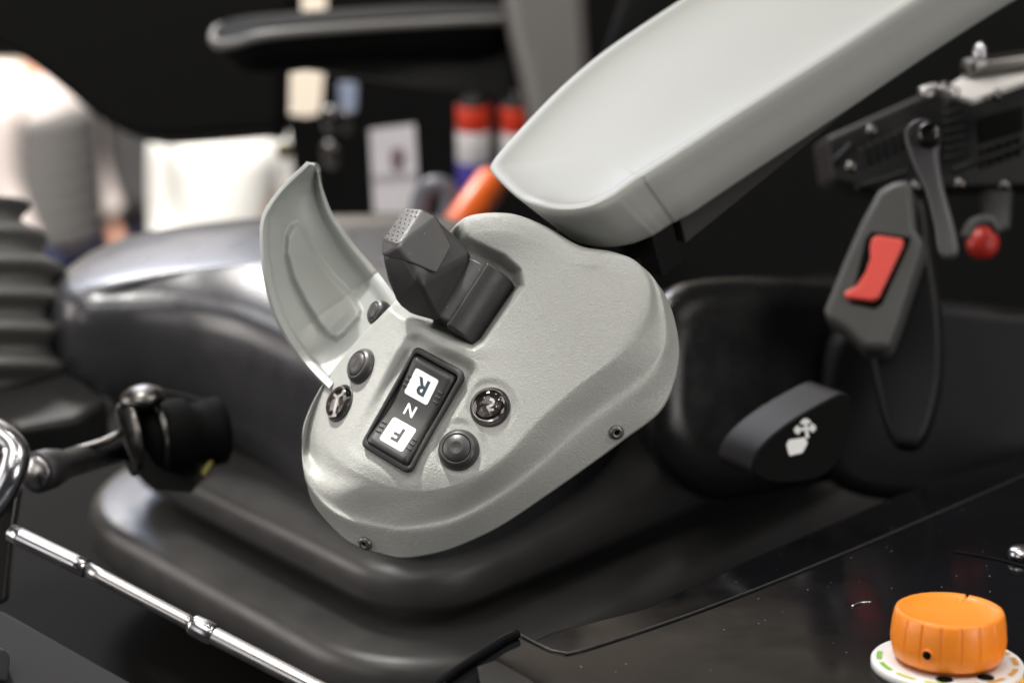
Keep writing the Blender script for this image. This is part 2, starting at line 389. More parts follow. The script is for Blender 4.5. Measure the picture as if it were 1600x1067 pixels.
# rocker paddle: concave along its length
c0 = [rk(x, y, 13)-RN*13*S for x, y in RK]
def rockpt(u, vv, h):  # u 0..1 across, vv 0..1 from R end to F end
    a = c0[0].lerp(c0[1], u); b = c0[3].lerp(c0[2], u); return a.lerp(b, vv)+RN*h*S
def rockh(vv): return 6.0+ 15*(abs(vv-.52)/.52)**1.6*(1.0 if vv > .52 else .62) - (1 if vv < .5 else 0)*0
NV, NU = 28, 10; v = []; f = []
def edge(u): return -3.5*max(0, (abs(u-.5)*2-.80)/.20)**2
for a in range(NV+1):
    vv = a/NV
    endd = -6*max(0, (abs(vv-.5)*2-.91)/.09)**2
    for b in range(NU+1):
        u = b/NU; u = .5+.5*math.copysign(abs(2*u-1)**.7, 2*u-1)
        v.append(rockpt(u, vv, rockh(vv)+edge(u)+endd))
for a in range(NV):
    for b in range(NU): f.append((a*(NU+1)+b, a*(NU+1)+b+1, (a+1)*(NU+1)+b+1, (a+1)*(NU+1)+b))
rim = [b for b in range(NU+1)]+[a*(NU+1)+NU for a in range(1, NV+1)]+[NV*(NU+1)+b for b in range(NU-1, -1, -1)]+[a*(NU+1) for a in range(NV-1, 0, -1)]
o0 = len(v)
for i in rim: v.append(v[i]-RN*22*S)
for i in range(len(rim)):
    j = (i+1) % len(rim); f.append((rim[i], rim[j], o0+j, o0+i))
rocker = mesh('rocker_paddle', v, f, M_BUT, bez)
rax = (rockpt(.5, 0, 0)-rockpt(.5, 1, 0)).normalized()   # towards R end
rrt = (rockpt(1, .5, 0)-rockpt(0, .5, 0)).normalized()
def rtop(u, vv):
    e = .02; p = rockpt(u, vv, rockh(vv)); q = rockpt(u, vv+e, rockh(vv+e)); o = rockpt(u, vv-e, rockh(vv-e))
    d = (o-q).normalized(); return p, d, rrt.cross(d).normalized() if rrt.cross(d).dot(RN) > 0 else -rrt.cross(d).normalized()
def pix_uv(px, py, h):
    p = rk(px, py, h); d = p-c0[0]; e1 = c0[1]-c0[0]; e2 = c0[3]-c0[0]
    return d.dot(e1)/e1.dot(e1), d.dot(e2)/e2.dot(e2)
for nm, quad, ch, ink in (('R', [(647.3, 573.3), (686.2, 593.1), (667.5, 630.6), (631.1, 609.9)], 'R', M_INK), ('F', [(610.2, 645.9), (646.6, 667.3), (625.9, 703.3), (589.5, 680.8)], 'F', M_INKG)):
    cx = sum(q[0] for q in quad)/4; cy = sum(q[1] for q in quad)/4
    u, vv = pix_uv(cx, cy, rockh(.25 if nm == 'R' else .78)); p, d, n = rtop(u, vv)
    hw, hh = 22.8*S, 22*S
    pts = []
    for (sx, sy) in ((-1, -1), (1, -1), (1, 1), (-1, 1)):
        for k in range(5):
            a0 = {(-1, -1): math.pi, (1, -1): 1.5*math.pi, (1, 1): 0, (-1, 1): .5*math.pi}[(sx, sy)]+k/4*math.pi/2
            pts.append(p + rrt*(sx*(hw-4*S)+4*S*math.cos(a0)) + d*(sy*(hh-4*S)+4*S*math.sin(a0)) - n*2.0*S)
    t = slab('legend_tile', pts, n*2.9*S, M_WHITE, bez, bev=.5*S); t['label'] = 'white legend tile marked ' + ch
    l = text_mesh('legend_letter', ch, p+n*1.0*S, -rrt, -d, 26.5*S if ch == 'R' else 25*S, .25*S, ink, bez, .028)
    for row in range(3):
        for sd in (-1, 1):
            q0, d2, n2 = rtop(.5, vv+(row-1)*.052+.015)
            obox('grip_ridge', q0 + rrt*sd*30*S + n2*.4*S, (rrt, d2, n2), (4.4*S, 1.4*S, 1.3*S), M_BUT, bez, bev=.6*S, seg=2)
u, vv = pix_uv(638.7, 638, 6); p, d, n = rtop(u, vv)
text_mesh('legend_letter', 'N', p+n*.35*S, -rrt, -d, 19*S, .2*S, M_WINK, bez, .02)
# ------------------------------------------------------------------ push buttons and lamps
def push_button(px, py, r, flip=None, label=None):
    p, n = hit(px, py, 20) if flip is None else flip
    r *= S
    b = lathe('push_button', [(r*.9, -14*S), (r, -8*S), (r, .02*r), (r*.985, .14*r), (r*.9, .30*r), (r*.78, .42*r), (r*.70, .455*r), (r*.685, .44*r), (r*.68, .36*r), (0, .36*r)], p, n, M_BUT, pod_root)
    lathe('button_cap', [(r*.655, .30*r), (r*.655, .455*r), (r*.63, .48*r), (r*.32, .60*r), (r*.28, .60*r), (r*.22, .585*r), (0, .585*r)], p, n, M_BUT, b)
    if label: b['label'] = label
    return b
push_button(717, 703, 33)
push_button(566, 573, 30)
push_button(0, 0, 22, (pod(590, 489, -46), cv(-.78, .30, .55).normalized()))
M_LENS = mat('clear_smoky_lens', (.8, .75, .74), .03, trans=1.0)
M_LBASE = mat('dark_lamp_base', (.035, .03, .03), .4); M_LGLOW = mat('warm_glow_brown', (.9, .42, .26), .35)
def lamp(px, py, r, glow):
    p, n = hit(px, py, 16); r *= S
    b = lathe('indicator_lamp', [(r*.95, -12*S), (r*1.03, -6*S), (r*1.03, .05*r), (r*1.0, .09*r), (r*.965, .09*r), (r*.95, .03*r), (r*.5, .02*r), (0, .02*r)], p, n, M_LBASE, pod_root, 56)
    lathe('lamp_lens', [(r*.94, .04*r), (r*.955, .12*r), (r*.90, .24*r), (r*.78, .36*r), (r*.6, .45*r), (r*.4, .51*r), (r*.2, .54*r), (0, .55*r), ], p, n, M_LENS, b, 56)
    if glow: lathe('warm_glow_disc', [(r*.72, .03*r), (r*.6, .035*r), (0, .035*r)], p+cv(-.06*r, -.1*r, 0), n, M_LGLOW, b, 40)  # brown disc painting in the warm reflection inside the lens
    return b, p, n, r
def glyph(name, polys, p, n, r, rot, mt, parent, h=.55):
    right = (R_-n*R_.dot(n)).normalized(); up = n.cross(right)
    c, s = math.cos(rot), math.sin(rot); v = []; f = []
    for poly in polys:
        i0 = len(v)
        for (x, y) in poly:
            xx, yy = x*c-y*s, x*s+y*c
            zz = .05
            v.append(p + right*xx*r + up*yy*r + n*r*(zz+.006))
        f.append(tuple(range(i0, len(v))))
    return mesh(name, v, f, mt, parent, smooth=False)
def stroke(a, b, wd):
    d = Vector((b[0]-a[0], b[1]-a[1])); q = Vector((-d.y, d.x)).normalized()*wd/2
    return [(a[0]+q.x, a[1]+q.y), (a[0]-q.x, a[1]-q.y), (b[0]-q.x, b[1]-q.y), (b[0]+q.x, b[1]+q.y)]
lb, p, n, r = lamp(766, 636, 31.5, 1)
for pl in (stroke((.02, .33), (.2, .25), .12), stroke((.2, .25), (.16, .05), .12), stroke((.18, .08), (-.12, -.05), .13), stroke((-.1, -.02), (.02, -.2), .12), stroke((-.05, -.2), (.2, -.17), .11)):
    glyph('lamp_symbol', [pl], p, n, r, 0, M_WINK, lb)
pass
lb, p, n, r = lamp(532, 630, 31, 0)
for pl in (stroke((-.25, -.55), (.1, .25), .17), stroke((.0, .2), (.35, .3), .15), stroke((.3, .25), (.38, .5), .13), stroke((.05, .2), (-.2, .45), .13), stroke((-.4, -.52), (-.1, -.6), .14)):
    glyph('lamp_symbol', [pl], p, n, r, 0, M_WINK, lb)
# ------------------------------------------------------------------ lever
def pe(px, py, e): return pod(px, py, e)
lev = None
def hp(l): return [pe(*q) for q in l]
grip = hull('tilt_lever', hp([(634, 326, 52), (658, 328, 60), (598, 376, 70), (622, 384, 86), (597, 405, 62), (656, 442, 70), (687, 503, 8), (681, 340, 58), (742, 397, 6), (604, 437, 44), (619, 474, 18), (640, 490, 5),
                           (645, 345, 20), (690, 362, 10), (735, 405, -10), (625, 400, 10), (640, 470, -20), (690, 500, -20)]), M_GRIP, pod_root, bev=7.5*S, seg=6, ang=10)
cap = hull('thumb_cap', hp([(633, 323.5, 53), (659, 325.5, 61), (596, 375, 71.5), (621.5, 384.5, 88), (595.5, 402, 63), (640, 411, 80), (682, 429, 58), (707, 384, 44), (682.5, 338, 59),
                           (645, 345, 30), (690, 362, 28), (625, 395, 30)]), M_GRIP, grip, bev=4.5*S, seg=4, ang=18)
# raised dots on the cap end
bmc = bmesh.new(); dgp = bpy.context.evaluated_depsgraph_get(); bmc.from_object(cap, dgp); CB = BVHTree.FromBMesh(bmc); bmc.free()
A0, A1, A2 = Vector((637, 329)), Vector((655, 333)), Vector((602, 372))
A3 = Vector((620, 376))
for i in range(3):
    for k in range(8):
        u = (i+.5*(k % 2)*1.0)/2.6; t = k/7
        q = (A0.lerp(A1, u)).lerp(A2.lerp(A3, u), t)
        loc, n, _, _ = CB.ray_cast(CAM, ray(q.x, q.y))
        if loc: lathe('grip_dot', [(1.3*S, -.6*S), (1.15*S, .7*S), (.6*S, 1.3*S), (0, 1.4*S)], loc, n if n.dot(T_) > 0 else -n, M_GRIP, cap, 8)
# drum and hood
ax0 = pod(700, 506, -22); ax1 = pod(772, 396, -22); ada = (ax1-ax0).normalized(); adn = (POD_N-ada*POD_N.dot(ada)).normalized(); adb = ada.cross(adn)
if adb.dot(R_) < 0: adb = -adb
dc = pod(733, 470, -30)
def drum(name, prof2, l0, l1, bev, parent):
    o = slab(name, [dc + ada*l0*S + adb*x*S + adn*y*S for x, y in prof2], ada*(l1-l0)*S, M_GRIP, parent, bev=bev*S, seg=4); return o
drum('lever_drum', [(45*math.cos(a), 45*math.sin(a)) for a in [i/48*2*math.pi for i in range(48)]], -55, 56, 5, grip)
arc = [(50.5*math.cos(a), 50.5*math.sin(a)) for a in [math.radians(-40+i*5) for i in range(25)]]
drum('lever_hood', arc+[(0, 20), (10, -40)], -61, 60, 7, pod_root)
# ------------------------------------------------------------------ flap
NU, NV = 44, 34
EL = [(514, 606, -78), (492, 584, -96), (470, 558, -108), (466, 552, -107), (450, 528, -92), (430, 488, -66), (416, 432, -38), (411, 375, -18), (415, 338, -10), (440, 300, -8), (475, 266, -12), (484, 257, -14)]
ER = [(622, 468, -110), (606, 446, -140), (592, 428, -168), (589, 424, -168), (576, 408, -160), (555, 384, -144), (536, 358, -126), (520, 334, -110), (509, 308, -92), (502, 286, -76), (497, 266, -54), (493, 259, -40)]
l3 = crom([Vector(p) for p in EL], NU+1, False); r3 = crom([Vector(p) for p in ER], NU+1, False)
PAN = [(456, 351), (466, 347), (475, 357), (492, 392), (520, 428), (556, 466), (566, 484), (563, 497), (540, 524), (527, 533), (514, 529), (497, 510), (474, 474), (455, 436), (445, 398), (446, 368)]
def flap_pt(i, j):
    t = j/NV; q = l3[i].lerp(r3[i], t); wv = (l3[i]-r3[i]).length
    rimr = 17*sstep(.80, .97, t); riml = 7*(1-sstep(.02, .07, t))
    dish = -16*math.sin(math.pi*min(1, t/.9))*min(1, wv/110)
    tip = 10*sstep(NU-5, NU, i)
    e = dish + max(rimr*min(1, wv/60), riml, tip)
    dd = sdpoly((q.x, q.y), PAN)
    if dd < 6: e += 11*(1-sstep(-8, 5, dd))
    return Vector((q.x, q.y, q.z+e))
NU2, NV2 = 44, 34
v = []; f = []
FU = 3
def flap_fine(a, b):
    i = a/FU; i0 = min(int(i), NU-1); fr = i-i0
    L = l3[i0].lerp(l3[i0+1], fr); Rr = r3[i0].lerp(r3[i0+1], fr); t = b/(NV*FU)
    q = L.lerp(Rr, t); wv = (L-Rr).length
    rimr = 19*sstep(.83, .96, t); riml = 10*(1-sstep(.055, .085, t)); tip = 9*sstep(NU-6, NU-1, i)
    e = -16*math.sin(math.pi*min(1, t/.9))*min(1, wv/110) + max(rimr*min(1, wv/60), riml, tip)
    dd = sdpoly((q.x, q.y), PAN)
    if dd < 6: e += 15*(1-sstep(-9, 3, dd))
    return pod(q.x, q.y, q.z+e)
na, nb = NU*FU, NV*FU
for a in range(na+1):
    for b in range(nb+1): v.append(flap_fine(a, b))
for a in range(na):
    for b in range(nb): f.append((a*(nb+1)+b, a*(nb+1)+b+1, (a+1)*(nb+1)+b+1, (a+1)*(nb+1)+b))
fl = mesh('cover_flap', v, f, M_FLAP, pod_root); fl['label'] = 'smooth grey flip-up cover with a raised inner panel'
nrm = fl.data.polygons[len(f)//2].normal
m = fl.modifiers.new('solid', 'SOLIDIFY'); m.thickness = 7*S; m.offset = -1 if nrm.dot(T_) > 0 else 1
bevel(fl, 1.5*S, 2, 50)
# hinge barrel
tube('flap_hinge', [pod(512, 608, -90), pod(565, 540, -108), pod(618, 472, -122)], 7*S, M_FLAP, fl, 14, 12)
# ------------------------------------------------------------------ armrest
arm = None
ARM_W = (REAR*math.cos(math.radians(20)) + Z_*math.sin(math.radians(20))).normalized(); ARM_S = LEFT; ARM_N = ARM_W.cross(ARM_S).normalized()
if ARM_N.z < 0: ARM_N = -ARM_N
AA = at(985, 293, .955)
def ap(px, py, h=0): return onplane(px, py, AA, ARM_N, h*S)
armrest = thing('padded_armrest', 'long pale grey armrest pad with dished top rising behind the control pod', 'armrest', ap(1000, 300, -100))
ARMO = [(1004, 281.5), (994, 288.1), (989, 291.4), (985, 294.4), (980, 298.2), (970, 305), (958, 313), (925, 328), (885, 334), (845, 328), (808, 308), (780, 283), (766, 266), (768, 254), (790, 226), (850, 162), (900, 115), (960, 68), (1075, -8), (1250, -118), (1420, -220), (1640, -240), (1760, -190), (1560, -74), (1440, 0), (1300, 92), (1150, 188), (1060, 247), (1010, 279)]
top = crom([ap(x, y) for x, y in ARMO], 720)
def offs(ring, d, n, z):
    """inward offset of a ring in its own plane, d in px units, then lift z"""
    m = len(ring); out = []
    for i in range(m):
        t = (ring[(i+1) % m]-ring[i-1]).normalized(); q = n.cross(t); out.append(ring[i]+q*d*S+n*z*S)
    return out
m0 = ap(930, 222)
def inw(ring, d, z):
    out = []
    for p in ring:
        a = max(0, (p-m0).dot(ARM_W)); mm = m0+ARM_W*a; q = mm-p; L = q.length
        right = sstep(.0, 70*S, -(p-mm).dot(ARM_S))
        dd = min(d*S, L*.93); dd = dd if d > 0 else dd*(.5+.8*right)
        lift = 7*right*sstep(-10, 0, z)*(1-sstep(16, 60, d)) if d >= 0 else 0
        fw = (p-m0).dot(ARM_W)/S; back = (38*sstep(10, -66, fw)+34*sstep(-70, -160, fw))*max(0, -z)/104
        out.append(p+q.normalized()*dd+ARM_N*(z+lift)*S+ARM_W*back*S)
    return out
rs = [inw(top, 8, -104), inw(top, -9, -100), inw(top, -12, -92), inw(top, -9.5, -60), inw(top, -6.5, -38), inw(top, -5, -26), inw(top, -3.5, -9), inw(top, -2.2, -4), inw(top, 0, -1.2), inw(top, 3, 0), inw(top, 9, .3), inw(top, 15, 0), inw(top, 20, -1.5), inw(top, 27, -4), inw(top, 40, -7), inw(top, 60, -10), inw(top, 90, -12), inw(top, 120, -13), inw(top, 140, -13.3), [m0+ARM_W*max(0, (p-m0).dot(ARM_W))-ARM_N*13.4*S for p in top]]
rings('arm_pad', rs, M_ARM, armrest, cap1=False)
c1 = ap(1040, 300, -88); w_ = ARM_W; 
def ax(o, a, s, n): return o + ARM_W*a*S + ARM_S*s*S + ARM_N*n*S
ob = AA
obox('arm_rail', ax(ob, 585, 78, -132), (ARM_W, ARM_S, ARM_N), (500*S, 82*S, 30*S), mat('dark_grey_rail', (.045, .042, .04), .45), armrest, bev=4*S)
obox('rail_bracket', ax(ob, 48, 26, -146), (ARM_W, ARM_S, ARM_N), (26*S, 24*S, 46*S), M_DSTEEL, armrest, bev=3*S)
obox('mount_arm', ax(ob, 30, 130, -150), (ARM_W, ARM_S, ARM_N), (95*S, 50*S, 40*S), M_DARK, armrest, bev=5*S)
# ------------------------------------------------------------------ seat cushion
H1 = .441
seat = thing('driver_seat', 'black vinyl driver seat with glossy rounded cushion behind the control pod', 'seat', onlevel(600, 650, .54))
CU = [(100, 452), (97, 434), (110, 412), (150, 386), (230, 358), (420, 336), (700, 336), (930, 402), (960, 470), (800, 560), (660, 596), (560, 574), (470, 528), (380, 488), (300, 468), (210, 460), (135, 462)]
cr_ = crom([onlevel(x, y, H1) for x, y in CU], 220); cc = sum(cr_, Vector())/220
def cin(ring, d, z):
    m = len(ring); out = []
    for i in range(m):
        t = (ring[(i+1) % m]-ring[i-1]).normalized(); q = Z_.cross(t)
        out.append(ring[i] + q*d + Z_*z)
    return out
sg = 1 if (cin(cr_, .01, 0)[0]-cc).length < (cr_[0]-cc).length else -1
ci = lambda d, z: cin(cr_, sg*d, z)
def deep(ring, k):
    out = []
    for p in ring:
        t = sstep(-.30, -.02, p.x); out.append(p-Z_*k*.06*t)
    return out
rs = [deep(ci(.035, -.098), 1), deep(ci(.014, -.092), 1), deep(ci(.003, -.080), .9), deep(ci(-.005, -.064), .6), deep(ci(-.008, -.043), .3), ci(-.0085, -.030), ci(-.0082, -.019), ci(-.0065, -.011), ci(-.0035, -.0055), ci(.001, -.002), ci(.0065, -.0003)] + [[p.lerp(cc, t)+Z_*z for p in ci(.0065, 0)] for t, z in ((.03, .0015), (.07, .0035), (.14, .0065), (.25, .010), (.4, .013), (.6, .015), (.85, .0155))]
rings('seat_cushion', rs, M_VINYL, seat)
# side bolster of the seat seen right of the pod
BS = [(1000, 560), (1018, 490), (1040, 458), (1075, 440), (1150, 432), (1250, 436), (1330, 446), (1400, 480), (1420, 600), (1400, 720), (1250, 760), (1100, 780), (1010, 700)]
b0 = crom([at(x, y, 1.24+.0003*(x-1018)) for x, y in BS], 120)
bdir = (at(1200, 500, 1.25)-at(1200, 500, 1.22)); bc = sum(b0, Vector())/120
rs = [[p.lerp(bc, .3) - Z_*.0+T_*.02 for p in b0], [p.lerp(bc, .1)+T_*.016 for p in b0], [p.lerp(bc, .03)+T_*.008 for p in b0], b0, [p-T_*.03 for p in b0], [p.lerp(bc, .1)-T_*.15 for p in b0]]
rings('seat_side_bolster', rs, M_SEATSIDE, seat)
slab('seat_backrest', [at(x, y, 1.75) for x, y in ((905, 430), (930, 120), (1010, -120), (1800, -160), (1800, 760), (1000, 780), (900, 600))], -T_*.12, M_VDARK, seat, bev=.03, seg=5)
slab('backrest_bolster', [at(x, y, 1.62) for x, y in ((778, -60), (792, 40), (812, 120), (826, 190), (850, 260), (930, 260), (925, 120), (918, 0), (925, -60))], -T_*.10, mat('grey_bolster_vinyl', (.11, .105, .10), .4), seat, bev=.02, seg=5)
slab('seat_pan', [onlevel(x, y, .545) for x, y in ((345, 628), (480, 690), (640, 740), (760, 720), (1400, 560), (1300, 480), (520, 560))], Z_*.03, M_DARK, seat, bev=.006)
slab('seat_side_trim', crom([at(x, y, 1.29) for x, y in ((1285, 560), (1330, 500), (1450, 470), (1580, 480), (1720, 500), (1740, 660), (1700, 770), (1480, 785), (1330, 770), (1280, 690))], 60), -T_*.06, mat('soft_black_trim', (.007, .007, .008), .5, spec=.25), seat, bev=.012, seg=5)
# ------------------------------------------------------------------ suspension gaiter
HG = .60
gc = onlevel(648, 1000, HG)      # near corner of the upper fold on its level
def rrect(off, z, la=.52, lb=.345, r=.06):
    pts = []; Q = []
    c = gc + Z_*z
    # rectangle spanned by REAR (la) and LEFT (lb), corner at gc, grown outwards by off
    x0, x1, y0, y1 = -off, la+off, -off, lb+off; rr = max(.02, r+off)
    for (cx, cy, a0) in ((x0+rr, y0+rr, math.pi), (x1-rr, y0+rr, 1.5*math.pi), (x1-rr, y1-rr, 0), (x0+rr, y1-rr, .5*math.pi)):
        for k in range(15):
            a = a0+k/14*math.pi/2; Q.append(c + REAR*(cx+rr*math.cos(a)) + LEFT*(cy+rr*math.sin(a)))
    for q, q2 in zip(Q, Q[1:]+Q[:1]):
        m_ = max(1, int((q2-q).length/.012))
        pts += [q.lerp(q2, k/m_) for k in range(m_)]
    return pts
def G2(prof): return [crom(rrect(o, z), 240) for o, z in prof]
gp = [(-.14, .066), (-.08, .052), (-.03, .041), (-.008, .0352), (-.003, .0335), (.0005, .031), (.002, .027), (.003, .020), (.003, .013), (.0005, .0085), (-.006, .006), (-.02, .003), (-.033, -.001), (-.034, -.007), (-.02, -.0095), (.010, -.0095), (.027, -.0105), (.032, -.012), (.0355, -.0155), (.0375, -.021), (.0385, -.032), (.0375, -.042), (.033, -.048), (.02, -.052), (-.01, -.054)]
gt = thing('seat_suspension_cover', 'black rubber folded gaiter around the seat base below the control pod', 'rubber gaiter', gc - Z_*.07)
rings('gaiter_fold', G2(gp), M_RUB, gt)
# ------------------------------------------------------------------ painted side panel and its edge
HP = .423
pan = thing('side_panel', 'glossy black painted body panel with a stepped edge under the orange knob', 'body panel', onlevel(1200, 1050, HP+.03))
def lv(l, H): return [onlevel(x, y, H) for x, y in l]
PN = Vector((0, .15, 1)).normalized(); PA = onlevel(1478, 1046, HP)
def lvp(l, H): return [onplane(x, y, PA, PN, HP-H) for x, y in l]
slab('panel_top', lvp([(690, 1066), (745, 1030), (785, 1002), (806, 990), (822, 997), (862, 1017), (880, 1021), (905, 1017), (990, 990), (1080, 959), (1165, 927), (1250, 893), (1335, 858), (1420, 822), (1510, 783), (1600, 743), (1700, 698), (2300, 1200), (1500, 1700), (690, 1500)], HP), -PN*.02, M_PANEL, pan, bev=.0018, seg=3)
slab('panel_lower', lvp([(560, 1130), (860, 985), (1000, 950), (1150, 880), (1400, 772), (1650, 690), (1750, 720), (2200, 1200), (900, 1500)], HP+.012), -PN*.02, M_PANEL, pan, bev=.003)
tube('panel_edge_trim', lvp([(640, 1110), (690, 1064), (745, 1026), (785, 1000), (808, 990)], HP-.002), .0022, M_PANEL, pan, 10)
tube('panel_edge_bead', lvp([(808, 989), (835, 1003), (862, 1016), (880, 1020.5), (905, 1016.5), (990, 989.5), (1080, 958.5), (1165, 926.5), (1250, 892.5), (1335, 857.5), (1420, 821.5), (1510, 782.5), (1600, 742.5), (1690, 702)], HP-.0004), .0007, M_BLK, pan, 8, 60)
slab('corner_bracket', lvp([(745, 1040), (775, 1030), (830, 1060), (870, 1100), (760, 1120)], HP-.004), -PN*.003, M_DSTEEL, pan, bev=.0008)
tube('panel_slit', lvp([(1492, 862), (1550, 872), (1620, 890)], HP-.0004), .0008, M_VDARK, pan, 8, 8)
o = lathe('hood_catch', [(.003, -.004), (.007, 0), (.008, .003), (.006, .0055), (.002, .0065), (0, .0065)], lvp([(1598, 872)], HP)[0], PN, M_CHROME, None, 24)
tagt(o, 'small bright chrome catch on the black panel at the right edge', 'catch')
o = tube('paint_scratch', lvp([(1331, 947), (1345, 941), (1362, 940)], HP-.0003), .0005, M_STEEL, pan, 6, 8)
# ------------------------------------------------------------------ orange knob on its dial
kb = lvp([(1480, 1031)], HP-.0035)[0]
KX = Vector((1, 0, 0)); KY = PN.cross(KX)
kn = thing('rotary_control', 'round orange rotary knob with grooved rim on the white dial', 'knob', kb)
KR = 0.0242
grooves = 18
n = 432; rs = []
for r, z in ((.90, .002), (.96, .0035), (1.0, .008), (1.01, .011), (.985, .0175), (.955, .0215), (.93, .0228), (.90, .0232), (.86, .0230), (.82, .0222), (.75, .0213), (.5, .0205), (.1, .0203)):
    ring = []
    for i in range(n):
        a = 2*math.pi*i/n; g = 0
        if .006 < z < .0218:
            ph = (a*grooves/(2*math.pi)) % 1; g = .022*max(0, min(1, 2-abs(ph-.5)/.035))
        if .0215 < z and r > .8 and abs(((a-1.0+math.pi) % (2*math.pi))-math.pi) < .035: g += .03; zz = z-.0012
        else: zz = z
        ring.append(kb+(KX*math.cos(a)+KY*math.sin(a))*KR*(r-g)+PN*zz)
    rs.append(ring)
rings('knob_body', rs, M_ORANGE, kn)
lathe('knob_shaft', [(.012, -.004), (.012, .004)], kb, PN, M_DARK, kn, 24)
hd = (KX*-.54-KY*.84).normalized()
lathe('set_screw_hole', [(.0026, -.002), (.0026, .0004), (.0021, .0006), (.0019, -.0010), (0, -.0010)], kb+hd*KR*1.005+PN*.0098, hd, M_ORANGE, kn, 20)
lathe('set_screw', [(.0018, -.002), (.0018, .0005), (0, .0006)], kb+hd*KR*1.0+PN*.0098, hd, M_VDARK, kn, 16)
dl = thing('speed_dial', 'white round dial plate with coloured dashes beneath the orange knob', 'dial', kb-PN*.004)
DR = .0322
lathe('dial_plate', [(DR*.3, -.004), (DR, -.004), (DR, -.0006), (DR*.985, 0), (.012, 0), (.012, -.003)], kb-PN*.0001, PN, M_DIAL, dl, 96)
for k in range(9):
    a0 = math.radians(158+k*27); v = []; f = []
    if k > 13: continue
    for q in range(7):
        a = a0+math.radians(19)*q/6
        for rr in (.86, .93): v.append(kb+(KX*math.cos(a)+KY*math.sin(a))*DR*rr+PN*.0002)
    for q in range(6): f.append((2*q, 2*q+1, 2*q+3, 2*q+2))
    mesh('dial_dash', v, f, [M_GREEN, M_GREEN, M_LIME, M_LIME, M_LIME, M_AMBER, M_AMBER, M_AMBER, M_AMBER][k], dl, False)
for a in (255, 300):
    a = math.radians(a); lathe('dial_hole', [(.0035, -.0005), (.0035, .0003), (0, .0003)], kb+(KX*math.cos(a)+KY*math.sin(a))*DR*.73, PN, M_VDARK, dl, 20)
o = slab('yellow_sticker', lvp([(1572, 1082), (1590, 1062), (1640, 1040), (1700, 1120), (1600, 1130)], HP-.0008), -PN*.0004, M_YEL); tagt(o, 'yellow sticker corner at the bottom right edge', 'sticker')
# ------------------------------------------------------------------ belt buckle
BN = cv(-.25, .25, .93).normalized(); BA = at(1365, 420, 1.22)
def bp_(l, h=0): return [onplane(x, y, BA, BN, h) for x, y in l]
bk = thing('belt_buckle', 'charcoal seat belt buckle with a red release button', 'belt buckle', BA)
slab('buckle_housing', bp_([(1372, 296), (1395, 283), (1424, 278), (1430, 355), (1445, 378), (1440, 395), (1404, 505), (1388, 545), (1350, 545), (1320, 515), (1290, 498), (1287, 482), (1318, 405), (1345, 345)]), -BN*.03, M_BUCK, bk, bev=.005, seg=4)
slab('button_frame', bp_([(1352, 372), (1362, 361), (1424, 370), (1420, 385), (1378, 476), (1366, 483), (1328, 474)], .0006), -BN*.004, M_VDARK, bk, bev=.001)
slab('release_button', bp_([(1362, 371), (1372, 367), (1412, 373), (1411, 384), (1372, 466), (1362, 470), (1320, 465), (1318, 456), (1338, 446), (1352, 425), (1360, 402), (1359, 385)], .003), -BN*.005, M_RED, bk, bev=.0022, seg=4)
slab('webbing_stalk', crom(bp_([(1372, 330), (1438, 300), (1458, 400), (1472, 500), (1470, 600), (1440, 690), (1395, 690), (1365, 600), (1350, 480)], -.032), 48), -BN*.02, mat('soft_black_plastic', (.007, .007, .008), .45, spec=.25), bk, bev=.006)
# recliner lever
rl = thing('recliner_lever', 'dark grey hanging lever with a bolted pivot above the belt buckle', 'lever', at(1440, 215, 1.15))
LNm = cv(-.35, .15, .92).normalized(); LA = at(1450, 300, 1.14)
def lp(l, h=0): return [onplane(x, y, LA, LNm, h) for x, y in l]
armp = [(1412, 215), (1418, 195), (1436, 184), (1456, 190), (1466, 212), (1464, 240), (1472, 290), (1486, 340), (1495, 385), (1488, 400), (1474, 403), (1464, 390), (1458, 350), (1445, 300), (1425, 255)]
slab('lever_arm', [p for p in crom(lp(armp), 60)], -LNm*.012, M_LEVER, rl, bev=.003, seg=4)
pv = lp([(1444, 216)], .001)[0]
lathe('pivot_bolt', [(.006, -.004), (.006, .006), (.006, .009), (.0045, .010), (0, .010)], pv+cv(.004, .001, 0), LNm, M_DSTEEL, rl, 32)
lathe('pivot_washer', [(.0075, 0), (.0075, .0052), (0, .0052)], pv+cv(.003, .001, 0), LNm, M_DARK, rl, 32)
# seat adjuster handle with icon
M_LEVER2 = mat('charcoal_handle', (.008, .008, .008), .5, spec=.15)
ah = thing('seat_adjuster_handle', 'black curved seat adjuster handle printed with a white seat icon', 'handle', at(1240, 740, 1.10))
HN = cv(.25, .1, .96).normalized(); HA = at(1250, 680, 1.10)
def hpn(l, h=0): return [onplane(x, y, HA, HN, h) for x, y in l]
fr = crom(hpn([(1176, 742), (1178, 714), (1200, 686), (1240, 655), (1290, 626), (1318, 614), (1330, 626), (1322, 690), (1290, 742), (1220, 756)]), 60)
slab('handle_grip', fr, cv(-.015, .006, -.03), M_LEVER2, ah, bev=.002, seg=4)
slab('handle_face', [p.lerp(sum(fr, Vector())/60, 0.03) + HN*.0012 for p in fr], -HN*.003, M_VDARK, ah, bev=.0008)
slab('seat_icon', hpn([(1229, 694), (1233, 687), (1258, 683), (1262, 692), (1254, 707), (1234, 712), (1231, 704)], .0016), -HN*.001, M_WINK, ah, smooth=False)
for a, b in (((1258, 655), (1262, 684)), ((1242, 672), (1274, 668)), ((1252, 662), (1258, 655)), ((1258, 655), (1266, 660)), ((1248, 666), (1242, 672)), ((1242, 672), (1249, 677)), ((1267, 663), (1274, 668)), ((1274, 668), (1268, 674))):
    slab('seat_icon', hpn(stroke(a, b, 5), .0016), -HN*.001, M_WINK, ah, smooth=False)
